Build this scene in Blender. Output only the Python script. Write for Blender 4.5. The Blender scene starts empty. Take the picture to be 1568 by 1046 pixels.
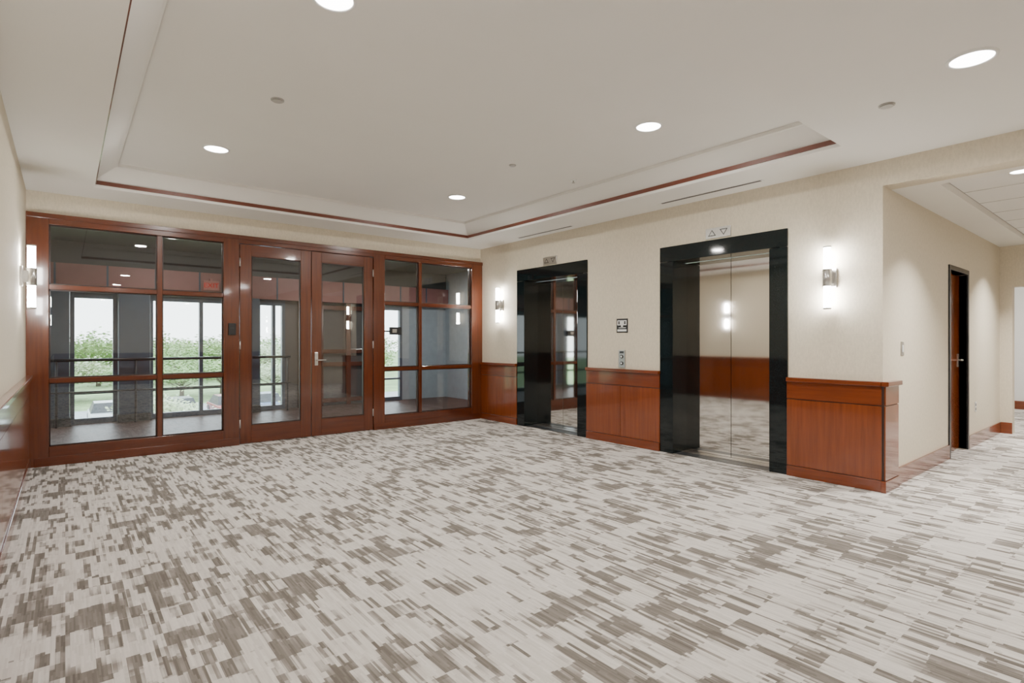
import bpy, bmesh, math, random
from mathutils import Vector, Matrix
random.seed(4)
S = bpy.context.scene

# ------------------------------------------------------------------ materials
def newmat(name):
    m = bpy.data.materials.new(name); m.use_nodes = True
    nt = m.node_tree
    for n in list(nt.nodes): nt.nodes.remove(n)
    out = nt.nodes.new('ShaderNodeOutputMaterial')
    return m, nt, out

def setin(nt, sock, v):
    if isinstance(v, bpy.types.NodeSocket): nt.links.new(v, sock)
    else: sock.default_value = v

def M(nt, op, a, b=0.0, c=0.0, clamp=False):
    n = nt.nodes.new('ShaderNodeMath'); n.operation = op; n.use_clamp = clamp
    setin(nt, n.inputs[0], a); setin(nt, n.inputs[1], b); setin(nt, n.inputs[2], c)
    return n.outputs[0]

def pos(nt):
    g = nt.nodes.new('ShaderNodeNewGeometry'); return g.outputs['Position']

def noise(nt, vec, scale, detail=3, sc=(1,1,1), rough=.5):
    mp = nt.nodes.new('ShaderNodeMapping'); mp.inputs['Scale'].default_value = sc
    nt.links.new(vec, mp.inputs[0])
    n = nt.nodes.new('ShaderNodeTexNoise'); n.inputs['Scale'].default_value = scale
    n.inputs['Detail'].default_value = detail; n.inputs['Roughness'].default_value = rough
    nt.links.new(mp.outputs[0], n.inputs['Vector']); return n.outputs['Fac']

def ramp(nt, fac, stops):
    r = nt.nodes.new('ShaderNodeValToRGB')
    el = r.color_ramp.elements
    while len(el) < len(stops): el.new(.5)
    for e, (p, c) in zip(el, stops):
        e.position = p; e.color = (*c, 1)
    nt.links.new(fac, r.inputs[0]); return r.outputs[0]

def bsdf(nt, out, color, rough=.5, metal=0, bump=None, bstr=.1, bdist=.002, coat=0, spec=.5):
    p = nt.nodes.new('ShaderNodeBsdfPrincipled')
    setin(nt, p.inputs['Base Color'], color if isinstance(color, bpy.types.NodeSocket) else (*color, 1))
    setin(nt, p.inputs['Roughness'], rough); p.inputs['Metallic'].default_value = metal
    p.inputs['Coat Weight'].default_value = coat; p.inputs['Coat Roughness'].default_value = .06
    p.inputs['Specular IOR Level'].default_value = spec
    if bump is not None:
        b = nt.nodes.new('ShaderNodeBump'); b.inputs['Strength'].default_value = bstr
        b.inputs['Distance'].default_value = bdist
        nt.links.new(bump, b.inputs['Height']); nt.links.new(b.outputs[0], p.inputs['Normal'])
    nt.links.new(p.outputs[0], out.inputs[0]); return p

def plain(name, color, rough=.5, metal=0, var=.06, nscale=8, bstr=.05, spec=.5):
    m, nt, out = newmat(name)
    f = noise(nt, pos(nt), nscale, 3)
    c0 = tuple(max(0, c*(1-var)) for c in color); c1 = tuple(min(1, c*(1+var)) for c in color)
    bsdf(nt, out, ramp(nt, f, [(.3, c0), (.7, c1)]), rough, metal, spec=spec)
    return m

def fabricwall(name, color):
    m, nt, out = newmat(name)
    p = pos(nt)
    f = noise(nt, p, 60, 4, (1, 1, .45), .75)
    g = noise(nt, p, 200, 2, (1, 1, 1))
    c0 = tuple(c*.92 for c in color); c1 = tuple(min(1, c*1.05) for c in color)
    bsdf(nt, out, ramp(nt, f, [(.35, c0), (.65, c1)]), .7, 0, bump=g, bstr=.35, bdist=.003, spec=.25)
    return m

def woodmat(name, dark, light, sc=(14, 14, .8), rough=.22):
    m, nt, out = newmat(name)
    p = pos(nt)
    f = noise(nt, p, 2.2, 6, sc, .6)
    g = noise(nt, p, .9, 2, (1, 1, .5))
    s = M(nt, 'ADD', M(nt, 'MULTIPLY', f, .6), M(nt, 'MULTIPLY', g, .4))
    bsdf(nt, out, ramp(nt, s, [(.32, dark), (.66, light)]), rough, 0, coat=.6, spec=.5)
    return m

def emit(name, color, strength):
    m, nt, out = newmat(name)
    e = nt.nodes.new('ShaderNodeEmission'); e.inputs[0].default_value = (*color, 1)
    e.inputs[1].default_value = strength
    nt.links.new(e.outputs[0], out.inputs[0]); return m

WALL = fabricwall('beige_wallcovering', (.655, .59, .47))
CEIL = plain('ceiling_paint', (.80, .785, .745), .8, var=.01, nscale=2, spec=.2)
WOODV = woodmat('cherry_wood', (.125, .024, .004), (.225, .048, .008))
WOODH = woodmat('cherry_wood_horizontal', (.11, .020, .004), (.195, .039, .007), (.8, .8, 14))
WOODF = woodmat('cherry_frame_shaded', (.065, .013, .0035), (.125, .027, .006))  # darker cherry for the glazed wall; its backlit shade is in the colour
WOODFH = woodmat('cherry_frame_shaded_horizontal', (.065, .013, .0035), (.115, .024, .006), (.8, .8, 14))
WOODD = plain('dark_wood_gap', (.02, .006, .003), .4)
TRIMW = woodmat('ceiling_trim_wood', (.10, .021, .008), (.15, .030, .011), (1, 1, 8), .4)
BLACK = plain('black_plastic', (.012, .012, .013), .35)
DGREY = plain('dark_metal', (.03, .032, .035), .35)
STEEL = plain('brushed_steel', (.55, .54, .52), .28, 1, var=.04, nscale=40)
MIRROR = plain('polished_elevator_steel', (.70, .68, .65), .045, 1, var=.01, nscale=3)
WHITE = plain('white_plastic', (.8, .8, .78), .4, var=.01)
BULB = emit('lamp_glow', (1, .97, .93), 16)
TUBE = emit('sconce_glow', (1, .97, .92), 120)
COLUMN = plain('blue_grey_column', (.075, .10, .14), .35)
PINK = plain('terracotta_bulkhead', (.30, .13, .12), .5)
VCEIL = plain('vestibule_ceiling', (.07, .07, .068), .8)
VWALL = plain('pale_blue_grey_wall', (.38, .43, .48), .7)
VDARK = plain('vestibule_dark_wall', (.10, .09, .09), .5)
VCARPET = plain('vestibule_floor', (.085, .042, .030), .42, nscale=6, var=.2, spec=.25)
WHITEWALL = plain('white_wall_paint', (.8, .8, .78), .7, var=.01)

def granite():
    m, nt, out = newmat('black_granite')
    p = pos(nt)
    f = noise(nt, p, 90, 4, (1, 1, 1), .8)
    bsdf(nt, out, ramp(nt, f, [(.45, (.003, .006, .007)), (.62, (.008, .014, .015)), (.75, (.03, .04, .04))]), .05, 0, spec=.42)
    return m
GRANITE = granite()

def glassmat():
    m, nt, out = newmat('window_glass')
    lw = nt.nodes.new('ShaderNodeLayerWeight'); lw.inputs[0].default_value = .5
    f = M(nt, 'ADD', M(nt, 'MULTIPLY', M(nt, 'POWER', lw.outputs['Facing'], 4), .7), .12, clamp=True)
    t = nt.nodes.new('ShaderNodeBsdfTransparent'); t.inputs[0].default_value = (.90, .94, .94, 1)
    g = nt.nodes.new('ShaderNodeBsdfGlossy'); g.inputs['Roughness'].default_value = 0.0
    mx = nt.nodes.new('ShaderNodeMixShader')
    nt.links.new(f, mx.inputs[0]); nt.links.new(t.outputs[0], mx.inputs[1]); nt.links.new(g.outputs[0], mx.inputs[2])
    nt.links.new(mx.outputs[0], out.inputs[0]); return m
GLASS = glassmat()

def carpet():
    m, nt, out = newmat('striped_carpet')
    p = pos(nt)
    sx = nt.nodes.new('ShaderNodeSeparateXYZ'); nt.links.new(p, sx.inputs[0])
    x, y = sx.outputs[0], sx.outputs[1]
    def white(a, b=None, off=0.0):
        c = nt.nodes.new('ShaderNodeCombineXYZ')
        setin(nt, c.inputs[0], a); setin(nt, c.inputs[1], b if b is not None else 0.0)
        c.inputs[2].default_value = off
        w = nt.nodes.new('ShaderNodeTexWhiteNoise'); w.noise_dimensions = '3D'
        nt.links.new(c.outputs[0], w.inputs['Vector']); return w.outputs['Value']
    def layer(w, L, off, jit=.3):
        ix = M(nt, 'FLOOR', M(nt, 'DIVIDE', x, w))
        r = white(ix, None, off)
        jy = M(nt, 'FLOOR', M(nt, 'DIVIDE', M(nt, 'ADD', y, M(nt, 'MULTIPLY', r, L*jit)), L))
        return white(ix, jy, off+.5)
    A = layer(.046, .125, 1.0, .18)
    Bl = layer(.0155, .16, 7.0, .35)
    C = layer(.007, .10, 13.0, .9)
    D = layer(.14, .25, 19.0, .15)
    T = white(M(nt, 'FLOOR', M(nt, 'DIVIDE', x, .5)), M(nt, 'FLOOR', M(nt, 'DIVIDE', y, .5)), 3.0)
    Mn = noise(nt, p, 1.0, 2, (.9, 3.0, 1))
    s = M(nt, 'MULTIPLY', A, .42)
    s = M(nt, 'ADD', s, M(nt, 'MULTIPLY', Bl, .30))
    s = M(nt, 'ADD', s, M(nt, 'MULTIPLY', D, .12))
    s = M(nt, 'ADD', s, M(nt, 'MULTIPLY', T, .12))
    s = M(nt, 'ADD', s, M(nt, 'MULTIPLY', M(nt, 'SUBTRACT', Mn, .5), .70))
    mr = nt.nodes.new('ShaderNodeMapRange'); mr.interpolation_type = 'SMOOTHSTEP'
    nt.links.new(s, mr.inputs[0]); mr.inputs[1].default_value = .42; mr.inputs[2].default_value = .66
    d = M(nt, 'ADD', M(nt, 'MULTIPLY', mr.outputs[0], .68), M(nt, 'MULTIPLY', Bl, .14))
    d = M(nt, 'ADD', d, M(nt, 'MULTIPLY', C, .18))
    col = ramp(nt, d, [(0.0, (.66, .63, .59)), (.28, (.52, .49, .455)), (.60, (.285, .26, .235)), (1.0, (.125, .110, .095))])
    fb = noise(nt, p, 350, 2)
    bsdf(nt, out, col, .95, 0, bump=fb, bstr=.5, bdist=.004, spec=.1)
    return m
CARPET = carpet()

def tiles():
    m, nt, out = newmat('acoustic_ceiling_tile')
    p = pos(nt)
    sx = nt.nodes.new('ShaderNodeSeparateXYZ'); nt.links.new(p, sx.inputs[0])
    def edge(v, o):
        f = M(nt, 'FRACT', M(nt, 'DIVIDE', M(nt, 'ADD', v, o), .61))
        return M(nt, 'LESS_THAN', M(nt, 'ABSOLUTE', M(nt, 'SUBTRACT', f, .5)), .018)
    e = M(nt, 'MAXIMUM', edge(sx.outputs[0], .1), edge(sx.outputs[1], -.33))
    bsdf(nt, out, ramp(nt, e, [(0, (.80, .79, .77)), (1, (.34, .33, .31))]), .8, spec=.2)
    return m
TILES = tiles()

# ------------------------------------------------------------------ builder
class B:
    def __init__(s, name):
        s.name = name; s.bm = bmesh.new(); s.mats = []
    def mi(s, mat):
        if mat not in s.mats: s.mats.append(mat)
        return s.mats.index(mat)
    def box(s, x0, x1, y0, y1, z0, z1, mat, bev=0):
        x0, x1 = sorted((x0, x1)); y0, y1 = sorted((y0, y1)); z0, z1 = sorted((z0, z1))
        c = [(x0,y0,z0),(x1,y0,z0),(x1,y1,z0),(x0,y1,z0),(x0,y0,z1),(x1,y0,z1),(x1,y1,z1),(x0,y1,z1)]
        v = [s.bm.verts.new(p) for p in c]
        fs = [s.bm.faces.new([v[i] for i in q]) for q in ((0,3,2,1),(4,5,6,7),(0,1,5,4),(1,2,6,5),(2,3,7,6),(3,0,4,7))]
        k = s.mi(mat)
        for f in fs: f.material_index = k
        if bev:
            es = list({e for f in fs for e in f.edges})
            r = bmesh.ops.bevel(s.bm, geom=es, offset=bev, segments=2, affect='EDGES', profile=.5)
            for f in r['faces']: f.material_index = k
        return s
    def cyl(s, p0, p1, r, mat, seg=24, r2=None, smooth=True):
        p0, p1 = Vector(p0), Vector(p1); d = p1-p0
        q = d.to_track_quat('Z', 'Y').to_matrix().to_4x4()
        mtx = Matrix.Translation((p0+p1)/2) @ q
        res = bmesh.ops.create_cone(s.bm, cap_ends=True, segments=seg, radius1=r, radius2=r if r2 is None else r2, depth=d.length, matrix=mtx)
        k = s.mi(mat)
        for f in {f for v in res['verts'] for f in v.link_faces}:
            f.material_index = k; f.smooth = smooth and len(f.verts) == 4
        return s
    def poly(s, pts, mat):
        f = s.bm.faces.new([s.bm.verts.new(p) for p in pts]); f.material_index = s.mi(mat); return s
    def done(s, origin=None):
        me = bpy.data.meshes.new(s.name)
        bb = [v.co for v in s.bm.verts]
        if origin is None:
            mn = Vector([min(v[i] for v in bb) for i in range(3)]); mx = Vector([max(v[i] for v in bb) for i in range(3)])
            origin = Vector(((mn.x+mx.x)/2, (mn.y+mx.y)/2, mn.z))
        origin = Vector(origin)
        bmesh.ops.translate(s.bm, verts=s.bm.verts, vec=-origin)
        s.bm.to_mesh(me); s.bm.free()
        for m in s.mats: me.materials.append(m)
        o = bpy.data.objects.new(s.name, me); o.location = origin
        S.collection.objects.link(o); return o

# ------------------------------------------------------------------ dimensions
XR, YG, XL = 5.228, 7.195, -0.30
YC = 1.551
ZC, ZU, ZS = 2.74, 2.96, 2.53
YB = -5.0
E1 = (6.252, 4.843); E2 = (3.723, 2.314)

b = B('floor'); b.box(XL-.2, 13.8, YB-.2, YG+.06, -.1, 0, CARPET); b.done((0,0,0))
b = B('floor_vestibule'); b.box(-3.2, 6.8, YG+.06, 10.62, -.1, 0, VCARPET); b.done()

# walls
b = B('wall_left'); b.box(XL-.15, XL, YB-.2, YG+.15, 0, ZU+.1, WALL); b.done()
b = B('wall_back'); b.box(XL, XR, YB-.15, YB, 0, ZU+.1, WALL); b.done()
b = B('wall_front'); b.box(XL, XR, YG, YG+.12, 2.51, ZU+.1, WALL); b.done()
b = B('wall_right')
for y0, y1 in ((YC, E2[1]+.08), (E2[0]-.08, E1[1]+.08), (E1[0]-.08, YG+.12)):
    b.box(XR, XR+.2, y0, y1, 0, ZU+.1, WALL)
for e in (E1, E2): b.box(XR, XR+.2, e[1]+.08, e[0]-.08, 2.25, ZU+.1, WALL)
b.box(XR, XR+.2, -1.5, YC, ZS, ZU+.1, WALL)
b.box(XR, XR+.2, YB-.2, -1.5, 0, ZU+.1, WALL)
b.done()
DX0, DX1, DZ = 7.24, 8.09, 2.06
b = B('wall_corridor')
b.box(XR+.2, DX0+.05, YC, YC+.15, 0, ZC, WALL); b.box(DX1-.05, 9.85, YC, YC+.15, 0, ZC, WALL)
b.box(DX0+.05, DX1-.05, YC, YC+.15, DZ-.05, ZC, WALL); b.done()
b = B('wall_corridor_south'); b.box(XR+.2, 13.7, -1.65, -1.5, 0, ZC, WALL); b.done()
b = B('wall_corridor_end')
b.box(9.85, 10.0, 1.42, YC+.15, 0, ZC, WALL); b.box(9.85, 10.0, .3, 1.42, 1.98, ZC, WALL); b.box(9.85, 10.0, -1.5, .3, 0, ZC, WALL); b.done()
b = B('wall_far_room'); b.box(13.6, 13.75, -1.5, 3.6, 0, ZC, WHITEWALL); b.box(10, 13.6, 3.45, 3.6, 0, ZC, WHITEWALL)
b.box(10.0, 10.1, YC+.15, 3.45, 0, ZC, WHITEWALL); b.done()
b = B('baseboard_far_room'); b.box(13.56, 13.6, -1.4, 3.4, 0, .15, WOODH); b.done()

# ceilings
b = B('ceiling')
CX0, CX1, CY0, CY1 = .22, 4.6, 1.64, 6.66
b.box(XL, CX0, YB, YG, ZC, ZC+.03, CEIL); b.box(CX1, XR, YB, YG, ZC, ZC+.03, CEIL)
b.box(CX0, CX1, YB, CY0, ZC, ZC+.03, CEIL); b.box(CX0, CX1, CY1, YG, ZC, ZC+.03, CEIL)
def ring(d, z): return [(CX0+d,CY0+d,z),(CX1-d,CY0+d,z),(CX1-d,CY1-d,z),(CX0+d,CY1-d,z)]
prof = [(0, ZC+.03), (0, ZC+.07), (.155, ZC+.185), (.17, ZC+.19), (.17, ZU)]
for (d0, z0), (d1, z1) in zip(prof, prof[1:]):
    r0, r1 = ring(d0, z0), ring(d1, z1)
    for i in range(4):
        j = (i+1) % 4; b.poly([r0[i], r0[j], r1[j], r1[i]], CEIL)
b.box(XL, XR, YB, YG, ZU, ZU+.1, CEIL)
b.done()
b = B('trim_coffer')
t0, t1, w = ZC+.028, ZC+.065, .011
b.box(CX0, CX0+w, CY0, CY1, t0, t1, TRIMW); b.box(CX1-w, CX1, CY0, CY1, t0, t1, TRIMW)
b.box(CX0+w, CX1-w, CY0, CY0+w, t0, t1, TRIMW); b.box(CX0+w, CX1-w, CY1-w, CY1, t0, t1, TRIMW); b.done()
b = B('ceiling_corridor')
b.box(XR+.2, 9.85, 1.24, YC, ZS, ZS+.12, CEIL); b.box(XR+.2, XR+.32, -1.5, 1.24, ZS, ZS+.12, CEIL)
b.box(9.5, 9.85, -1.5, 1.24, ZS, ZS+.12, CEIL)
b.box(XR+.32, 9.5, -1.5, 1.24, ZS+.06, ZS+.12, TILES)
b.box(9.85, 13.7, -1.5, 3.6, ZC, ZC+.1, CEIL); b.box(XR+.2, 9.85, -1.6, YC+.1, ZC, ZC+.1, CEIL); b.done()

# ------------------------------------------------------------------ wainscot
def rb(b, axis, c, sg, s0, s1, n0, n1, z0, z1, mat, bev=0):
    if axis == 'y': b.box(c+sg*n0, c+sg*n1, s0, s1, z0, z1, mat, bev)
    else: b.box(s0, s1, c+sg*n0, c+sg*n1, z0, z1, mat, bev)
def wainscot(b, axis, c, sg, s0, s1, seams=(), e0=0, e1=0):
    rb(b, axis, c, sg, s0, s1, 0, .018, 0, .89, WOODD)
    ss = [s0]+sorted(seams)+[s1]
    g = .002
    for a, d in zip(ss, ss[1:]):
        rb(b, axis, c, sg, a+(g if a != s0 else 0), d-(g if d != s1 else 0), .018, .028, .10, .708, WOODV, 0)
    rb(b, axis, c, sg, s0, s1, .018, .030, .716, .87, WOODH, 0)
    rb(b, axis, c, sg, s0-e0, s1+e1, 0, .036, .0, .095, WOODH, .003)
    rb(b, axis, c, sg, s0-e0, s1+e1, 0, .055, .872, .912, WOODH, .006)
b = B('trim_wainscot_right')
wainscot(b, 'y', XR, -1, E1[0], YG-.055)
wainscot(b, 'y', XR, -1, E2[0], E1[1], seams=(4.283,))
wainscot(b, 'y', XR, -1, YC, E2[1], e0=.0)
wainscot(b, 'x', YC, -1, XR-.028, XR+.30, e0=.02, e1=.01)
b.done()
b = B('trim_wainscot_left')
wainscot(b, 'y', XL, 1, YB, YG-.055, seams=[YB+.61*i for i in range(1, 20)]); b.done()
b = B('trim_wainscot_back')
wainscot(b, 'x', YB, 1, XL+.06, XR-.06, seams=[.6*i for i in range(1, 9)]); b.done()
b = B('baseboard_corridor')
b.box(XR+.31, DX0-.001, YC-.016, YC, 0, .15, WOODH, .003); b.box(DX1+.001, 9.85, YC-.016, YC, 0, .15, WOODH, .003)
b.box(9.834, 9.85, 1.42, YC-.016, 0, .15, WOODH, .003); b.done()

# ------------------------------------------------------------------ glazed wall
def pane(b, x0, x1, z0, z1, y): b.poly([(x0,y,z0),(x1,y,z0),(x1,y,z1),(x0,y,z1)], GLASS)
Y0, Y1 = YG-.05, YG+.07
def sidelight(name, xa, xb, ga, gb, mull):
    b = B(name)
    b.box(xa, ga, Y0, Y1, 0, 2.51, WOODF, .004); b.box(gb, xb, Y0, Y1, 0, 2.51, WOODF, .004)
    b.box(ga, gb, Y0, Y1, 2.415, 2.51, WOODFH, .004); b.box(ga, gb, Y0, Y1, 0, .19, WOODFH, .004)
    b.box(mull-.024, mull+.024, Y0+.012, Y1-.012, .19, 2.415, WOODF, .003)
    for a, d in ((ga, mull-.024), (mull+.024, gb)):
        for z in (.85, 1.79): b.box(a, d, Y0+.014, Y1-.014, z-.024, z+.024, WOODFH, .003)
        for za, zb in ((.19,.826),(.874,1.766),(1.814,2.415)):
            for x0,x1,z0,z1 in ((a,a+.012,za,zb),(d-.012,d,za,zb),(a,d,za,za+.012),(a,d,zb-.012,zb)):
                b.box(x0,x1,YG-.012,YG+.012,z0,z1,WOODD)
            pane(b, a+.01, d-.01, za+.01, zb-.01, YG)
    return b
b = sidelight('window_1', XL+.001, 1.617, -.127, 1.447, .811)
b.box(XL+.001, 1.617, Y0-.012, Y0, 2.47, 2.52, WOODFH, .003); b.box(XL+.06, 1.617, Y0-.012, Y0, 0, .09, WOODFH, .003); b.done()
b = sidelight('window_2', 3.344, XR-.001, 3.513, 5.02, 4.095)
b.box(3.344, XR-.001, Y0-.012, Y0, 2.47, 2.52, WOODFH, .003); b.box(3.344, XR-.06, Y0-.012, Y0, 0, .09, WOODFH, .003); b.done()
b = B('trim_door_head'); b.box(1.617, 3.344, Y0, Y1, 2.425, 2.51, WOODFH, .004)
b.box(1.617, 3.344, Y0-.012, Y0, 2.47, 2.52, WOODFH, .003); b.done()
def leaf(name, x0, x1, hinge, lever=None):
    b = B(name); ya, yb = YG-.04, YG+.01; yc = (ya+yb)/2
    s = .13
    b.box(x0, x0+s, ya, yb, .008, 2.418, WOODF, .003); b.box(x1-s, x1, ya, yb, .008, 2.418, WOODF, .003)
    b.box(x0+s, x1-s, ya, yb, 2.28, 2.418, WOODFH, .003); b.box(x0+s, x1-s, ya, yb, .008, .225, WOODFH, .003)
    for q in ((x0+s,x0+s+.012,.225,2.28),(x1-s-.012,x1-s,.225,2.28),(x0+s,x1-s,.225,.237),(x0+s,x1-s,2.268,2.28)):
        b.box(q[0],q[1],yc-.014,yc+.014,q[2],q[3],WOODD)
    pane(b, x0+s+.01, x1-s-.01, .235, 2.27, yc)
    hx = x0 if hinge == 'l' else x1
    for z in (.25, 1.2, 2.2): b.cyl((hx, ya-.006, z-.05), (hx, ya-.006, z+.05), .008, STEEL, 12)
    if lever:
        lx = x0+.06
        b.box(lx-.022, lx+.022, ya-.008, ya, .93, 1.10, STEEL, .004)
        b.cyl((lx, ya, 1.0), (lx, ya-.055, 1.0), .010, STEEL, 14)
        b.cyl((lx, ya-.05, 1.0), (lx+.11, ya-.05, 1.0), .009, STEEL, 14)
        b.cyl((lx, ya-.012, 1.07), (lx, ya, 1.07), .014, STEEL, 14)
    b.done()
leaf('door_1', 1.625, 2.476, 'l'); leaf('door_2', 2.484, 3.336, 'r', True)
b = B('card_reader'); b.box(1.495, 1.575, Y0-.024, Y0-.0005, 1.32, 1.46, BLACK, .006); b.box(1.515, 1.555, Y0-.027, Y0-.022, 1.40, 1.41, DGREY); b.done()
b = B('reader_reflection'); b.box(3.60, 3.78, YG-.05, YG-.002, 1.34, 1.45, BLACK, .006); b.box(3.63, 3.70, YG-.053, YG-.048, 1.37, 1.42, STEEL, .002)  # solid box standing in for a card reader reflected in the glass
b.box(3.526,3.61,YG-.02,YG-.014,1.38,1.40,BLACK); b.done()

# ------------------------------------------------------------------ elevators
for e in (E1, E2):
    ya, yb = e[1], e[0]; XD = XR+.25
    b = B('elevator')
    xf = XR-.02; so = .17
    b.box(xf, XD+.05, ya, ya+so, 0, 2.13, GRANITE, .003); b.box(xf, XD+.05, yb-so, yb, 0, 2.13, GRANITE, .003)
    b.box(xf, XD+.05, ya, yb, 2.133, 2.30, GRANITE, .003)
    sm = (ya+yb)/2
    b.box(XD, XD+.03, sm+.0025, yb-so, .012, 2.13, MIRROR, .001); b.box(XD, XD+.03, ya+so, sm-.0025, .012, 2.13, MIRROR, .001)
    b.box(XD+.03, XD+.05, ya+so, yb-so, 0, 2.13, BLACK)
    b.box(XR, XD, ya+so, yb-so, 0.0, .004, DGREY); b.box(XD-.10, XD, ya+so, yb-so, .004, .010, STEEL, .001)
    b.done()
    yc = (ya+yb)/2
    b = B('hall_lantern'); x = XR
    b.box(x-.012, x, yc-.14, yc+.14, 2.315, 2.425, STEEL, .004)
    for k, sgn in ((-.065, 1), (.065, -1)):
        c = yc-k
        b.poly([(x-.0135,c+.045,2.37-sgn*.03),(x-.0135,c-.045,2.37-sgn*.03),(x-.0135,c,2.37+sgn*.035)], DGREY)
        b.poly([(x-.0145,c+.03,2.37-sgn*.022),(x-.0145,c-.03,2.37-sgn*.022),(x-.0145,c,2.37+sgn*.022)], STEEL)
    b.done()
yc = 4.277
b = B('fire_notice_sign'); b.box(XR-.006, XR, yc-.085, yc+.085, 1.35, 1.52, BLACK, .001)
for (a, d, z0, z1) in ((-.07,-.02,1.44,1.50),(.02,.07,1.44,1.50),(-.015,.015,1.42,1.50),(-.07,.07,1.365,1.39),(-.06,.05,1.405,1.412)):
    b.box(XR-.008, XR-.005, yc+a, yc+d, z0, z1, WHITE)
b.box(XR-.009, XR-.007, yc-.055, yc-.035, 1.45, 1.49, BLACK); b.box(XR-.009, XR-.007, yc+.035, yc+.055, 1.45, 1.49, BLACK); b.done()
b = B('elevator_call_panel'); b.box(XR-.012, XR, yc-.05, yc+.05, .925, 1.14, STEEL, .003)
for z in (.98, 1.06):
    b.cyl((XR-.020, yc, z), (XR-.010, yc, z), .022, BLACK, 20); b.cyl((XR-.022, yc, z), (XR-.019, yc, z), .012, WHITE, 16)
b.box(XR-.014, XR-.011, yc-.03, yc+.03, 1.10, 1.125, DGREY); b.done()

# ------------------------------------------------------------------ sconces
def sconce(wx, sg, y):
    b = B('wall_sconce'); z = 1.80; cx = wx+sg*.075
    b.box(wx, wx+sg*.02, y-.055, y+.055, z-.085, z+.085, STEEL, .003)
    b.box(wx+sg*.015, wx+sg*.06, y-.03, y+.03, z-.05, z+.05, STEEL, .003)
    b.cyl((cx,y,z-.075),(cx,y,z+.075),.036,STEEL,28)
    b.cyl((cx,y,z+.075),(cx,y,z+.262),.028,TUBE,28); b.cyl((cx,y,z-.262),(cx,y,z-.075),.028,TUBE,28)
    b.cyl((cx,y,z+.262),(cx,y,z+.275),.032,STEEL,28); b.cyl((cx,y,z-.275),(cx,y,z-.262),.032,STEEL,28)
    b.done()
sconce(XR, -1, 1.948); sconce(XR, -1, 6.646); sconce(XL, 1, 6.26); sconce(XL, 1, 1.3)

# ------------------------------------------------------------------ ceiling fixtures
def downlight(x, y, z, power=14, r=.10, col=(1, .96, .905), spread=180):
    b = B('recessed_downlight')
    n = 40; k = b.mi(WHITE)
    prof = [(r*.93, z-.004), (r*.97, z-.010), (r*1.08, z-.008), (r*1.12, z+.001)]
    rings = [[b.bm.verts.new((x+rr*math.cos(2*math.pi*i/n), y+rr*math.sin(2*math.pi*i/n), zz)) for i in range(n)] for rr, zz in prof]
    for a, c in zip(rings, rings[1:]):
        for i in range(n):
            j = (i+1) % n; f = b.bm.faces.new([a[i], a[j], c[j], c[i]]); f.material_index = k; f.smooth = True
    b.cyl((x,y,z-.005),(x,y,z-.0005),r*.95,BULB,n)
    o = b.done()
    L = bpy.data.lights.new('downlight_lamp', 'AREA'); L.shape = 'DISK'; L.size = r*1.7; L.energy = power; L.color = col
    L.spread = math.radians(spread)
    lo = bpy.data.objects.new('downlight_lamp', L); S.collection.objects.link(lo)
    lo.parent = o; lo.location = Vector((x, y, z-.02))-o.location
P = 34
for x in (1.04, 3.6):
    for y in (5.43, 2.68): downlight(x, y, ZU, P)
downlight(3.706, .694, ZC, P); downlight(1.04, -.6, ZC, P); downlight(3.7, -1.6, ZC, P); downlight(1.04, -3.2, ZC, P); downlight(3.7, -3.6, ZC, P)  # all but the first are out of view, added to light the enclosed lobby
downlight(5.83, .785, ZS+.06, 42, .075, spread=105); downlight(8.9, .85, ZS+.06, 46, .075, spread=105); downlight(7.3, -.6, ZS+.06, 20, .075)
downlight(11.5, 1.6, ZC, 60); downlight(12.5, .3, ZC, 40)

def disc(name, x, y, z, r, mat, drop=.012):
    b = B(name); b.cyl((x,y,z-drop*.5),(x,y,z),r,mat,28); b.cyl((x,y,z-drop),(x,y,z-drop*.5),r*.8,mat,28,r2=None); b.done()
GR = plain('grey_cover_plate', (.42, .41, .39), .5)
disc('sprinkler_cover', 1.167, 4.058, ZU, .045, GR); disc('sprinkler_cover', 3.37, 4.11, ZU, .035, GR)
disc('sprinkler_cover', 4.026, 1.173, ZC, .045, GR)
x, y = 4.185, 4.084
b = B('fire_sprinkler'); b.cyl((x,y,ZU-.008),(x,y,ZU),.035,WHITE); b.cyl((x,y,ZU-.03),(x,y,ZU-.008),.008,STEEL,12)
b.cyl((x,y,ZU-.033),(x,y,ZU-.030),.018,STEEL,16)
b.done()
b = B('linear_air_diffuser'); b.box(4.975, 5.025, 2.44, 3.57, ZC-.004, ZC, WHITE); b.box(4.985, 5.015, 2.46, 3.55, ZC-.006, ZC-.003, BLACK); b.done()
b = B('linear_air_diffuser'); b.box(5.045, 5.095, 4.96, 6.06, ZC-.004, ZC, WHITE); b.box(5.055, 5.085, 4.98, 6.04, ZC-.006, ZC-.003, BLACK); b.done()

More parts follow.
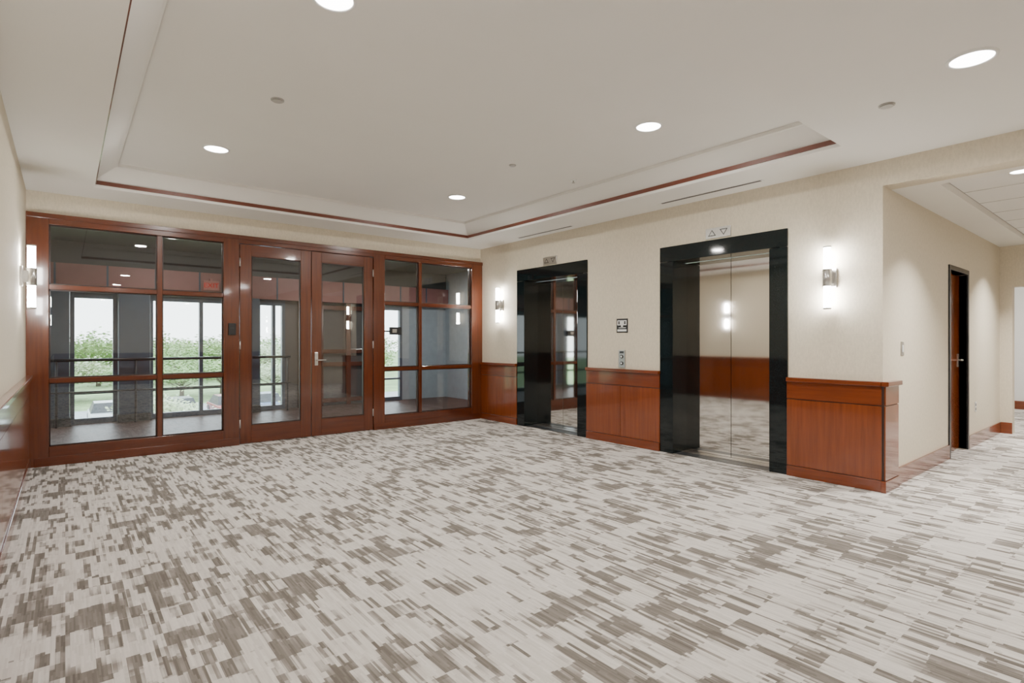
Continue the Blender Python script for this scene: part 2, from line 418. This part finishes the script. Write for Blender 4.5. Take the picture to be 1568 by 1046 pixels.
# ------------------------------------------------------------------ corridor door and switch
b = B('door_3')
b.box(DX0, DX0+.05, YC-.015, YC+.12, 0, DZ-.05, BLACK, .003); b.box(DX1-.05, DX1, YC-.015, YC+.12, 0, DZ-.05, BLACK, .003)
b.box(DX0, DX1, YC-.015, YC+.12, DZ-.05, DZ, BLACK, .003)
b.box(DX0+.052, DX1-.052, YC+.07, YC+.11, .008, DZ-.053, WOODV, .002)
b.box(DX1-.13, DX1-.09, YC+.062, YC+.07, .95, 1.1, STEEL, .002)
b.cyl((DX1-.11,YC+.07,1.03),(DX1-.11,YC+.02,1.03),.01,STEEL,12); b.cyl((DX1-.11,YC+.025,1.03),(DX1-.22,YC+.025,1.03),.009,STEEL,12)
b.done()
b = B('light_switch'); b.box(5.68, 5.755, YC-.006, YC, 1.12, 1.24, STEEL, .002); b.box(5.705, 5.73, YC-.011, YC-.005, 1.15, 1.21, WHITE, .002); b.done()
b = B('wall_outlet'); b.box(8.42, 8.49, YC-.006, YC, .40, .52, WHITE, .002); b.box(8.44,8.47,YC-.008,YC-.005,.42,.45,DGREY); b.box(8.44,8.47,YC-.008,YC-.005,.47,.50,DGREY); b.done()

# ------------------------------------------------------------------ space beyond the glass
YO = 10.5
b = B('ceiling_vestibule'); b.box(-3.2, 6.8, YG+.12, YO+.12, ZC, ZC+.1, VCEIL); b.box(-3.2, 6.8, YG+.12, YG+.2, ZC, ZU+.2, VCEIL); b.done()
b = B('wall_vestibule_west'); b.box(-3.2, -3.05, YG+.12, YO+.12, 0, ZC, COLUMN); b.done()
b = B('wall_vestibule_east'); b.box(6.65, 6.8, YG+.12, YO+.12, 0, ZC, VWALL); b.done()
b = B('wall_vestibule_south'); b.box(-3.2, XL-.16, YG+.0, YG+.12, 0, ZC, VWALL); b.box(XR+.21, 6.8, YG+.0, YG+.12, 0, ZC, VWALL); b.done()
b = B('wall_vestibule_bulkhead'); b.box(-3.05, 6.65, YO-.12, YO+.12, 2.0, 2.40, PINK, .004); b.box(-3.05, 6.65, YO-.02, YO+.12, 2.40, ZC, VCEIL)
for x in [-2.6+.62*i for i in range(15)]: b.box(x-.012, x+.012, YO-.13, YO-.11, 2.0, 2.40, COLUMN)
b.done()
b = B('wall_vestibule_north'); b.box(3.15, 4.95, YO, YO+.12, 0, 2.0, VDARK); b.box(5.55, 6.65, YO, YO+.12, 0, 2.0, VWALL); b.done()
b = B('trim_wood_grid')
for x in (3.42, 3.80, 4.35, 4.90): b.box(x-.045, x+.045, YO-.07, YO, 0, 2.0, WOODF, .003)
for z in (.10, .80, 1.05, 1.90):
    for a, d in ((3.465,3.755),(3.845,4.305),(4.395,4.855)): b.box(a, d, YO-.06, YO, z-.04, z+.04, WOODFH, .003)
b.done()
for x0, x1 in ((-.25, .05), (.63, 1.04), (2.22, 2.66)):
    b = B('column'); b.box(x0, x1, YO-.22, YO+.10, .12, 2.0, COLUMN, .01); b.box(x0-.012, x1+.012, YO-.232, YO+.10, 0, .12, DGREY, .004); b.done()
b = B('handrail'); b.cyl((-3.05, YO-.32, .97), (3.15, YO-.32, .97), .022, DGREY, 14); b.cyl((-3.05, YO-.32, .50), (3.15, YO-.32, .50), .012, DGREY, 10)
for x in (-2.9, -1.6, -.10, .84, 2.44, 3.1): b.cyl((x, YO-.32, 0), (x, YO-.32, .97), .016, DGREY, 12)
b.done()
def extwin(name, x0, x1, mulls):
    b = B(name)
    fy0, fy1 = YO-.03, YO+.06
    xs = [x0]+list(mulls)+[x1]
    for x in xs: b.box(x-.028, x+.028, fy0, fy1, 0, 2.0, COLUMN, .003)
    for z, h in ((.04,.04),(.46,.018),(1.95,.05)):
        b.box(x0, x1, fy0+.004, fy1-.004, z-h, z+h, COLUMN, .002)
    b.poly([(x0,YO+.02,.02),(x1,YO+.02,.02),(x1,YO+.02,1.95),(x0,YO+.02,1.95)], GLASS)
    b.done()
extwin('window_3', -3.02, -.28, (-2.1, -1.2)); extwin('window_4', .08, .60, ()); extwin('window_5', 1.07, 2.19, (1.78,))
extwin('window_6', 2.69, 3.12, (2.95,)); extwin('window_7', 4.98, 5.52, ())
RED = emit('exit_red', (1, .05, .03), .5)
PINKD = plain('exit_housing', (.4, .16, .14), .4)
b = B('exit_sign'); b.box(1.78, 2.02, YO-.20, YO-.16, 2.10, 2.26, PINKD, .004); b.box(1.88, 1.92, YO-.19, YO-.12, 2.24, 2.30, PINKD); o = b.done()
tc = bpy.data.curves.new('exit_text', 'FONT'); tc.body = 'EXIT'; tc.size = .11; tc.align_x = 'CENTER'; tc.align_y = 'CENTER'; tc.extrude = .003
to = bpy.data.objects.new('exit_text', tc); S.collection.objects.link(to); tc.materials.append(RED)
to.parent = o; to.location = Vector((1.90, YO-.204, 2.18))-o.location; to.rotation_euler = (math.pi/2, 0, 0)
downlight(5.6, 8.8, ZC, 28, .09); downlight(1.2, 9.2, ZC, 18, .09); downlight(3.6, 9.2, ZC, 16, .09); downlight(-1.4, 9.2, ZC, 18, .09)  # added lamps that brighten the vestibule, its bulkhead and columns

# ------------------------------------------------------------------ outdoors
GZ = -4.0
GRASS = plain('grass', (.28, .38, .17), .9, var=.3, nscale=.6)
ASPH = plain('asphalt', (.42, .42, .43), .9, var=.1, nscale=2)
BARK = plain('bark', (.16, .13, .11), .9)
LEAF = plain('spring_leaves', (.26, .38, .15), .8, var=.35, nscale=.9)
BLOSSOM = plain('blossom_leaves', (.50, .56, .36), .8, var=.3, nscale=.9)
b = B('ground'); b.box(-120, 160, 11.5, 260, GZ-.5, GZ, GRASS); b.done()
b = B('parking_lot'); b.box(-25, 45, 36, 52, GZ, GZ+.02, ASPH); b.done()
def tree_mesh(seed, leaf):
    rnd = random.Random(seed); b = B('tree')
    b.cyl((0,0,0),(0,0,2.0),.14,BARK,10,r2=.10)
    tips = []
    for i in range(9):
        a = i*2.4; L = rnd.uniform(1.2, 2.2)
        p0 = Vector((0,0,1.3+i*.12)); p1 = p0+Vector((math.cos(a)*L*.8, math.sin(a)*L*.8, L*.8))
        b.cyl(p0, p1, .05, BARK, 6, r2=.02); tips.append(p1); tips.append((p0+p1)/2+Vector((0,0,.4)))
        for k in range(2):
            q = p1+Vector((rnd.uniform(-.8,.8), rnd.uniform(-.8,.8), rnd.uniform(.2,.9))); b.cyl((p0+p1)/2, q, .025, BARK, 5, r2=.01); tips.append(q)
    k = b.mi(leaf)
    for i in range(2400):
        c = Vector(rnd.choice(tips))+Vector((rnd.gauss(0,.42), rnd.gauss(0,.42), rnd.gauss(0,.34)))
        u = Vector((rnd.uniform(-1,1), rnd.uniform(-1,1), rnd.uniform(-1,1))).normalized()*.11
        v = u.orthogonal().normalized()*.075
        f = b.bm.faces.new([b.bm.verts.new(c-u), b.bm.verts.new(c+v), b.bm.verts.new(c+u), b.bm.verts.new(c-v)]); f.material_index = k
    o = b.done((0,0,0)); return o
protos = [tree_mesh(0, LEAF), tree_mesh(1, BLOSSOM), tree_mesh(2, LEAF)]
spots = [(-2,58),(1.0,20.5),(4.5,60),(6.4,23),(0,62),(8,56),(12,60),(16,57),(20,62),(24,58),(-6,60),(3,80),(14,85),(26,82),(-4,76),(9,78),(20,80),(34,84),(30,66),(-10,70),(0,92),(7,95),(15,96),(22,95),(30,94),(3.6,31),(37,95),(44,97)]
for i, (x, y) in enumerate(spots):
    near = y < 35
    p = protos[1] if near else protos[i % 3]
    if i < 3: o = protos[i]
    else:
        o = bpy.data.objects.new('tree', p.data); S.collection.objects.link(o)
    s = .62 if near else random.uniform(1.0, 1.25)*(y/62)
    o.location = (x, y, GZ); o.scale = (s*1.35, s*1.35, s*(.9 if near else .68)); o.rotation_euler = (0, 0, random.uniform(0, 6))
def car(x, y, col):
    pm = plain('car_paint', col, .25); b = B('car')
    z = GZ+.02
    b.box(x-.9, x+.9, y-2.2, y+2.2, z+.3, z+.85, pm, .12)
    r0 = [(x-.82,y-1.3,z+.84),(x+.82,y-1.3,z+.84),(x+.82,y+1.8,z+.84),(x-.82,y+1.8,z+.84)]
    r1 = [(x-.62,y-.6,z+1.4),(x+.62,y-.6,z+1.4),(x+.62,y+1.2,z+1.4),(x-.62,y+1.2,z+1.4)]
    for i in range(4):
        j = (i+1) % 4; b.poly([r0[i], r0[j], r1[j], r1[i]], DGREY)
    b.poly(r1, pm)
    for sx in (-1, 1):
        for sy in (-1.4, 1.4): b.cyl((x+sx*.72,y+sy,z+.33),(x+sx*.92,y+sy,z+.33),.33,BLACK,18)
    b.done()
for i, (x, c) in enumerate(((2.0,(.6,.6,.62)),(6.1,(.08,.08,.1)),(8.9,(.35,.05,.05)),(11.6,(.12,.16,.25)),(15,(.6,.6,.6)))): car(x, 43, c)

# ------------------------------------------------------------------ world
w = bpy.data.worlds.new('overcast_sky'); S.world = w; w.use_nodes = True
nt = w.node_tree; bg = nt.nodes['Background']
tc = nt.nodes.new('ShaderNodeTexCoord'); sp = nt.nodes.new('ShaderNodeSeparateXYZ'); nt.links.new(tc.outputs['Generated'], sp.inputs[0])
c = ramp(nt, sp.outputs[2], [(0.0, (.96, .985, 1)), (.6, (.78, .90, 1.0))])
nt.links.new(c, bg.inputs[0]); bg.inputs[1].default_value = 7.5

# ------------------------------------------------------------------ camera
cd = bpy.data.cameras.new('camera'); cam = bpy.data.objects.new('camera', cd); S.collection.objects.link(cam)
cd.sensor_width = 36; cd.lens = 36*836/1568; cd.clip_start = .02; cd.clip_end = 500
cam.location = (0, 0, 1.243); cam.rotation_euler = (math.radians(90), 0, -math.radians(39.29))
S.camera = cam
